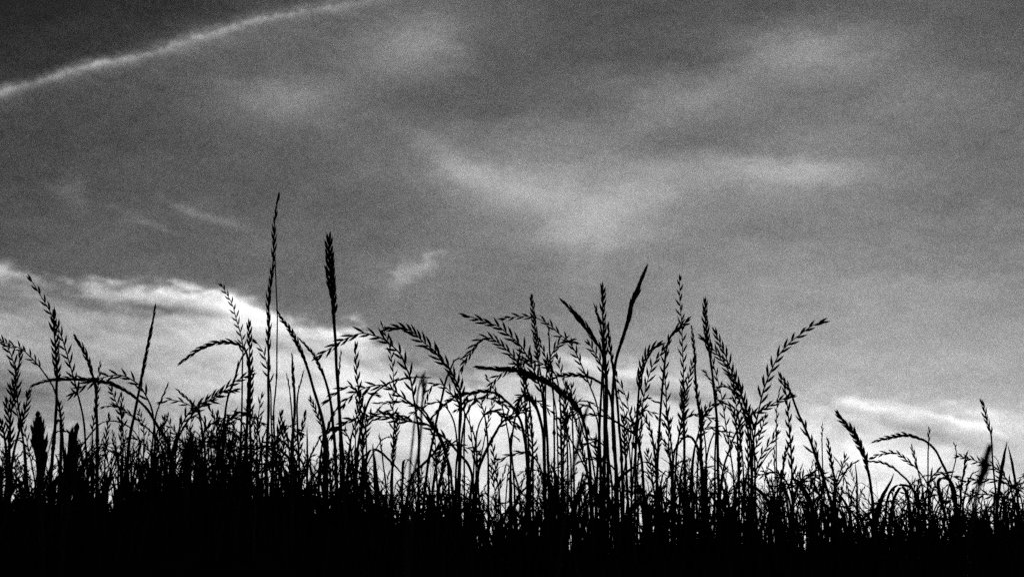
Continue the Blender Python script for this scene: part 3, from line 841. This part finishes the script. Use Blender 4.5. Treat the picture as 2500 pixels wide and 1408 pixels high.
# further middling stalks of the crowd, grown at random between the traced ones
_r = random.Random(41)
for q in range(66):
    bx = _r.choice([_r.uniform(380, 2450), _r.uniform(820, 1900), _r.uniform(380, 900)])
    ty = _r.uniform(920, 1110) if 800 < bx < 1880 else _r.uniform(1000, 1130) if bx < 1880 else _r.uniform(1150, 1190)
    kind_ = _r.random(); sgn = _r.choice([-1, 1])
    if kind_ < .5:                                           # bent over, tip hanging
        Rr = _r.uniform(45, 110); drop = _r.uniform(.1, .7)
        p_ = [(bx + sgn * Rr * 1.25, ty + Rr * drop), (bx + sgn * Rr * .8, ty + Rr * drop * .25), (bx + sgn * Rr * .4, ty), (bx + sgn * Rr * .12, ty + Rr * .35), (bx, ty + Rr * 1.0), (bx - sgn * 4, ty + Rr * 1.8), (bx - sgn * 6, 1250)]
    else:
        ln = _r.uniform(-50, 50)
        p_ = [(bx + ln, ty), (bx + ln * .7 + _r.uniform(-3, 3), ty + 45), (bx + ln * .42, ty + 95), (bx + ln * .2 + _r.uniform(-3, 3), ty + 150), (bx, ty + 210), (bx - ln * .1, 1345)]
    rows_.append([_r.choice('oonnsn'), _r.uniform(3.8, 5.6), _r.uniform(17, 25), _r.uniform(8, 14), _r.uniform(90, 190), _r.uniform(1.47, 1.66), p_, ''])

keys = {}
for r in rows_:
    if r[7]: continue
    tip = r[6][0]
    words_ = direction_words(r[6])
    if r[0] == 'B':
        words_ = words_.replace('stalk', 'leaf blade')
        what = words_
    else:
        what = words_ + ' ' + EARS[r[0]]
    mx, mt = min(MARKS, key=lambda m: abs(m[0] - tip[0]))
    side = 'right of' if tip[0] >= mx else 'left of'
    keys.setdefault((what, side, mt), []).append((abs(tip[0] - mx), r))
for (what, side, mt), lst in keys.items():
    lst.sort(key=lambda q: q[0])
    for i, (_, r) in enumerate(lst):
        r[7] = what + (', %s' % ORD[i] if len(lst) > 1 else ', next') + ' ' + side + ' ' + mt

random.seed(11)


def add_row(r, e_parent=None):
    st, w, L, gap, ear, Y, pts, label = r
    if st == 'B':
        e, root = stalk('B', w, L, gap, ear, Y, pts, 'grass_blade')
        tag(e, label, 'grass blade', 'broad leaf blades among the stalks')
    else:
        nm = {'t': 'thick_ear_stalk', 'p': 'plume_stalk'}.get(st, 'ryegrass_stalk')
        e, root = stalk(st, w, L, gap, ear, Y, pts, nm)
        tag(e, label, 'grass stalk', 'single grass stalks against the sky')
    return e


# the tallest stalk: slim head continued by a looser lower part of the same ear
tall = [i for i, r in enumerate(rows_) if r[6][0] == (680.0, 477.0)][0]
for i, r in enumerate(rows_):
    if i in (tall, tall + 1): continue
    add_row(r)
a, b = rows_[tall], rows_[tall + 1]
full = a[6][:-1] + b[6]
e_t, _ = stalk('n', 7, 27, 12, 400, 1.49, full, 'ryegrass_stalk', lean=0.0, roll=0.75)
tag(e_t, 'the tallest stalk of all, slender ear reaching high into the grey sky', 'grass stalk', 'single grass stalks against the sky')

# ------------------------------------------------------------------ small weeds with round heads
def weed(px, py, Y, h_px, nleaf, label, heads=2):
    k = Y / (CP * CP) / FPX
    tipp = at(px, py, Y)
    rx, ry = tipp[0] + random.uniform(-.01, .01), Y
    root = np.array([rx, ry, float(ground_z(rx, ry)) - .01])
    e = empty('leafy_weed', Vector(root))
    t = np.linspace(0, 1, 14)[:, None]
    P = (tipp - root) * t + np.array([[0.006, 0.0, 0]]) * np.sin(t * 5)
    mb = MB(); mb.tube(P, np.linspace(3.2, 2.0, 14) * k, 6); mb.build('stem', M_STEM, e)
    hd = MB()
    for i in range(60 * heads):                                  # florets packed on a ball
        c = P[-1] if i < 60 else P[-1] + np.array([-0.016, .004, -.012])
        d = rng.normal(size=3); d /= np.linalg.norm(d)
        if d[2] < -.5: d[2] *= -1
        side = np.cross(d, [0.2, .3, 1.0]); side /= np.linalg.norm(side)
        hd.spindle(c, d, 9.5 * k * random.uniform(.75, 1.15), 4 * k, 3 * k, side)
    hd.build('flower_head', M_EAR, e)
    lf = MB()
    for i in range(nleaf):
        s = random.uniform(0.25, .93)
        c = P[int(s * 13)] + rng.normal(size=3) * np.array([.012, .012, .008])
        d = np.array([random.uniform(-1, 1), random.uniform(-1, 1), random.uniform(-.2, .9)]); d /= np.linalg.norm(d)
        side = np.cross(d, [0.1, .2, 1.0]); side /= np.linalg.norm(side)
        L = random.uniform(18, 34) * k
        q = np.linspace(0, 1, 6)[:, None]
        R = c + d * L * q + np.array([0, 0, -1.0]) * L * .35 * q ** 2
        lf.ribbon(R, L * .55 * np.array([.25, .8, 1, .9, .55, .05]), np.repeat(side[None], 6, 0), .1)
    lf.build('foliage', M_LEAF, e)
    tag(e, label, 'weed', 'leafy weeds in the grass')


weed(1102, 1218, 1.46, 60, 30, 'small round flower head on a stalk above the low undergrowth mound', 1)
weed(1070, 1242, 1.50, 60, 90, 'bushy weed making the rounded mound left of the small round flower head')
weed(1030, 1262, 1.52, 60, 80, 'low bushy weed at the outer foot of the rounded undergrowth mound')
weed(862, 1198, 1.47, 60, 80, 'leafy weed with a knobbly head at the foot of the wheat-like ear')
weed(905, 1225, 1.50, 60, 80, 'lower leafy weed beside the knobbly-headed one right of the wheat-like ear')
weed(800, 1240, 1.50, 60, 70, 'leafy weed in the shade left of the knobbly-headed one')
weed(1655, 1240, 1.50, 60, 90, 'dark leafy weed among stems under the tall thin spaced ear')
weed(1700, 1262, 1.46, 60, 90, 'lower leafy weed touching the one under the tall thin spaced ear')
weed(1770, 1225, 1.50, 60, 90, 'leafy weed below the crowded upright ear, topmost of the right weeds')

# ------------------------------------------------------------------ short seeding stems: a few kinds, then copies
random.seed(23)
protos = []
for i in range(12):
    H = random.uniform(150, 230)
    bend = random.uniform(-55, 55)
    x0, y0 = 1250.0, 1150.0
    pts = [(x0 + bend * (1 - t) ** 2.2 + random.uniform(-2, 2), y0 - H * (1 - t) + (abs(bend) * .5) * (1 - t) ** 6) for t in np.linspace(0, 1, 7)]
    st = 'nosnsonsbnso'[i]
    p2 = spline(pts, 6.0); k = 1.5 / (CP * CP) / FPX
    P = np.array([[(a - x0) * k, random.uniform(-.02, .02) * 0, (y0 - b) * k] for a, b in p2])
    P[:, 1] = np.linspace(random.uniform(-.03, .03), 0, len(P)) ** 1
    P = wobble(P, .6 * k)
    ext = np.array([[0, 0, -k * 6.0 * j] for j in range(1, 40)])
    P = np.vstack([P, P[-1] + ext])
    S = arc(P); w = random.uniform(3.2, 5.0)
    e = empty('seeding_grass_stem', (0, 0, 0))
    n_e = 1
    if st != 'b':
        mb = MB(); n_e = ear_mesh(mb, P, S, random.uniform(60, 120) * k, st, random.uniform(14, 21) * k, random.uniform(8, 12) * k, w * k, k, random.uniform(-.4, .4) if st != 's' else 1.2)
        mb.build('ear', M_EAR, e)
    mb = MB(); q = P[n_e - 1:]; mb.tube(q, w * k * .5 * np.linspace(.6 if st != 'b' else .15, 1.05, len(q)), 5); mb.build('stem', M_STEM, e)
    tag(e, 'short thin seeding stem standing in the crowded undergrowth', 'grass stem', 'short seeding stems in the undergrowth')
    protos.append((e, H, bend))

# height of the tangle (photo y of typical short stem tips) and of the unbroken dark mass
TIPS = [(0, 1075), (120, 1110), (230, 1095), (330, 1050), (430, 1055), (520, 1030), (620, 1040), (700, 1075), (770, 1120), (850, 1120), (950, 1130),
        (1050, 1140), (1150, 1185), (1230, 1200), (1320, 1130), (1420, 1150), (1520, 1130), (1620, 1130), (1740, 1130), (1850, 1110),
        (1950, 1150), (2050, 1170), (2150, 1190), (2260, 1180), (2400, 1180), (2500, 1150)]
MASS = [(-200, 1212), (0, 1212), (100, 1212), (220, 1236), (320, 1222), (400, 1190), (480, 1186), (560, 1184), (630, 1196), (700, 1228), (770, 1278), (840, 1252), (920, 1262), (1000, 1282),
        (1060, 1274), (1120, 1288), (1180, 1334), (1240, 1366), (1320, 1358), (1400, 1352), (1500, 1356), (1580, 1348), (1680, 1322), (1800, 1318), (1900, 1334),
        (1980, 1332), (2050, 1322), (2150, 1334), (2250, 1328), (2350, 1320), (2420, 1306), (2500, 1294), (2700, 1286)]
TX = np.array([a for a, b in TIPS]); TY = np.array([b for a, b in TIPS])
MX = np.array([a for a, b in MASS]); MY = np.array([b for a, b in MASS])


def put(e, x, y, top_z, H):
    """stand a short stem with its root in the soil at x, y and its tip near top_z"""
    k = 1.5 / (CP * CP) / FPX
    z = top_z - H * k
    g = float(ground_z(x, y))
    e.location = (x, y, max(min(z, g + .05 * 0 + 0.02), g - .08)) if False else (x, y, z)
    return e


n_short = 118
first = [True] * len(protos)
shorts = []
for i in range(n_short):
    j = i % len(protos)
    e0, H, bend = protos[j]
    px = (i * 0.61803 % 1.0) * 2500 + random.uniform(-10, 10)
    Y = random.uniform(1.42, 1.75)
    top = np.interp(px, TX, TY) + random.gauss(0, 32)
    p = at(px, top, Y)
    g = float(ground_z(p[0], Y))
    if first[j]:
        e = e0; first[j] = False
    else:
        e = e0.copy(); COL.objects.link(e)
        for ch in list(e0.children):
            c = ch.copy(); COL.objects.link(c); c.parent = e
    k = 1.5 / (CP * CP) / FPX
    need = (p[2] - g + 0.004) / ((H + 6 * 39) * k)               # scaled so that it stands exactly in the soil
    sc = min(max(need, .45), 1.35)
    e.scale = (min(sc, 1.1), min(sc, 1.1), need)
    e.location = (p[0], Y, p[2] - H * k * need)
    shorts.append((px, 'nosnsonsbnso'[j], e))
    e.rotation_euler = (random.uniform(-.05, .05), random.uniform(-.05, .05), random.choice([0, math.pi]) + random.uniform(-.6, .6))

sk_ = {}
for px, st, e in shorts:
    mx, mt = min(MARKS, key=lambda m: abs(m[0] - px))
    sk_.setdefault((st, 'right of' if px >= mx else 'left of', mt), []).append((abs(px - mx), e))
SW = {'o': 'short stem with spread husks', 'n': 'short stem with close husks', 's': 'short stem with slim ear', 'b': 'short bare stem'}
for (st, side, mt), lst in sk_.items():
    lst.sort(key=lambda q: q[0])
    for i, (_, e) in enumerate(lst):
        e['label'] = SW[st] + ' low down, ' + (ORD[i] if len(lst) > 1 else 'next') + ' ' + side + ' ' + mt

# ------------------------------------------------------------------ the tangle of grass: one uncountable mass
def grass_mass(name, n, seed, y_rng, top_fn, w_rng, bend_sc, m, ear_p=0.0, arch_p=0.0):
    r = np.random.default_rng(seed)
    px = r.uniform(-260, 2760, n)
    Y = r.uniform(*y_rng, n)
    top = top_fn(px, r)
    k = Y / (CP * CP) / FPX
    tip = np.stack([((px - 1250) / FPX) * 0 + np.array([at(a, b, c)[0] for a, b, c in zip(px, top, Y)]), Y,
                    np.array([at(a, b, c)[2] for a, b, c in zip(px, top, Y)])], -1)
    dx = r.normal(0, 1, n) * bend_sc * k
    rootx = tip[:, 0] - dx; rooty = Y + r.normal(0, .015, n)
    g = ground_z(rootx, rooty) - .01
    h = np.maximum(tip[:, 2] - g, .015)
    tip[:, 2] = g + h
    seg = 9
    t = np.linspace(0, 1, seg)[None, :]
    ex = r.uniform(1.4, 3.0, n)[:, None]
    droop = np.clip(np.abs(dx) / h, 0, 2)[:, None]
    x = rootx[:, None] + dx[:, None] * t ** ex
    y = rooty[:, None] + (Y - rooty)[:, None] * t ** 1.5
    arch = h[:, None] * (t + droop * .5 * np.sin(t * math.pi) * .5)
    arch = arch + h[:, None] * .012 * np.sin(t * r.uniform(8, 20, n)[:, None] + r.uniform(0, 6, n)[:, None])
    x = x + k[:, None] * r.uniform(.5, 2.0, n)[:, None] * np.sin(t * r.uniform(8, 22, n)[:, None])
    z = g[:, None] + arch
    ai = r.random(n) < arch_p                                    # some bend right over and hang
    nb = int(ai.sum())
    ra = r.uniform(.58, .86, nb)[:, None]
    sweep = (r.choice([-1, 1], nb) * r.uniform(30, 110, nb) * k[ai])[:, None]
    z[ai] = g[ai][:, None] + h[ai][:, None] * np.sin(t * math.pi * ra) ** .8
    x[ai] = rootx[ai][:, None] + sweep * t ** 2.2
    w = r.uniform(*w_rng, n) * k
    prof = np.clip(1.05 - t ** 2.5, .06, 1)
    W = (w[:, None] * prof)
    a = r.uniform(-1.2, 1.2, n)
    sx, sy = np.cos(a)[:, None], np.sin(a)[:, None]
    A = np.stack([x + sx * W / 2, y + sy * W / 2, z], -1)
    B = np.stack([x - sy * W * .25, y + sx * W * .25, z], -1)
    C = np.stack([x - sx * W / 2, y - sy * W / 2, z], -1)
    v = np.stack([A, B, C], 2).reshape(-1, 3)
    idx = np.arange(n * seg * 3).reshape(n, seg, 3)
    f = np.concatenate([
        np.stack([idx[:, :-1, 0], idx[:, :-1, 1], idx[:, 1:, 1], idx[:, 1:, 0]], -1).reshape(-1, 4),
        np.stack([idx[:, :-1, 1], idx[:, :-1, 2], idx[:, 1:, 2], idx[:, 1:, 1]], -1).reshape(-1, 4)])
    V, F = [v], [f]
    if ear_p > 0:
        mb = MB()
        for i in np.nonzero(r.random(n) < ear_p)[0]:
            P = spline(np.stack([x[i], y[i], z[i]], -1)[::-1], 6 * k[i])
            S = arc(P)
            ear_mesh(mb, P, S, min(r.uniform(35, 90) * k[i], S[-1] * .6), random.choice('nnso'), r.uniform(11, 18) * k[i], r.uniform(7, 11) * k[i], 3 * k[i], k[i], random.uniform(-.8, .8))
        off = len(v)
        V.append(np.concatenate(mb.v)); F.append(np.concatenate(mb.f) + off)
    o = mesh_obj(name, np.concatenate(V), np.concatenate(F), m)
    o['kind'] = 'stuff'; o['label'] = 'dense dark tangle of grass covering the bank'; o['category'] = 'grass'
    return o


random.seed(5)
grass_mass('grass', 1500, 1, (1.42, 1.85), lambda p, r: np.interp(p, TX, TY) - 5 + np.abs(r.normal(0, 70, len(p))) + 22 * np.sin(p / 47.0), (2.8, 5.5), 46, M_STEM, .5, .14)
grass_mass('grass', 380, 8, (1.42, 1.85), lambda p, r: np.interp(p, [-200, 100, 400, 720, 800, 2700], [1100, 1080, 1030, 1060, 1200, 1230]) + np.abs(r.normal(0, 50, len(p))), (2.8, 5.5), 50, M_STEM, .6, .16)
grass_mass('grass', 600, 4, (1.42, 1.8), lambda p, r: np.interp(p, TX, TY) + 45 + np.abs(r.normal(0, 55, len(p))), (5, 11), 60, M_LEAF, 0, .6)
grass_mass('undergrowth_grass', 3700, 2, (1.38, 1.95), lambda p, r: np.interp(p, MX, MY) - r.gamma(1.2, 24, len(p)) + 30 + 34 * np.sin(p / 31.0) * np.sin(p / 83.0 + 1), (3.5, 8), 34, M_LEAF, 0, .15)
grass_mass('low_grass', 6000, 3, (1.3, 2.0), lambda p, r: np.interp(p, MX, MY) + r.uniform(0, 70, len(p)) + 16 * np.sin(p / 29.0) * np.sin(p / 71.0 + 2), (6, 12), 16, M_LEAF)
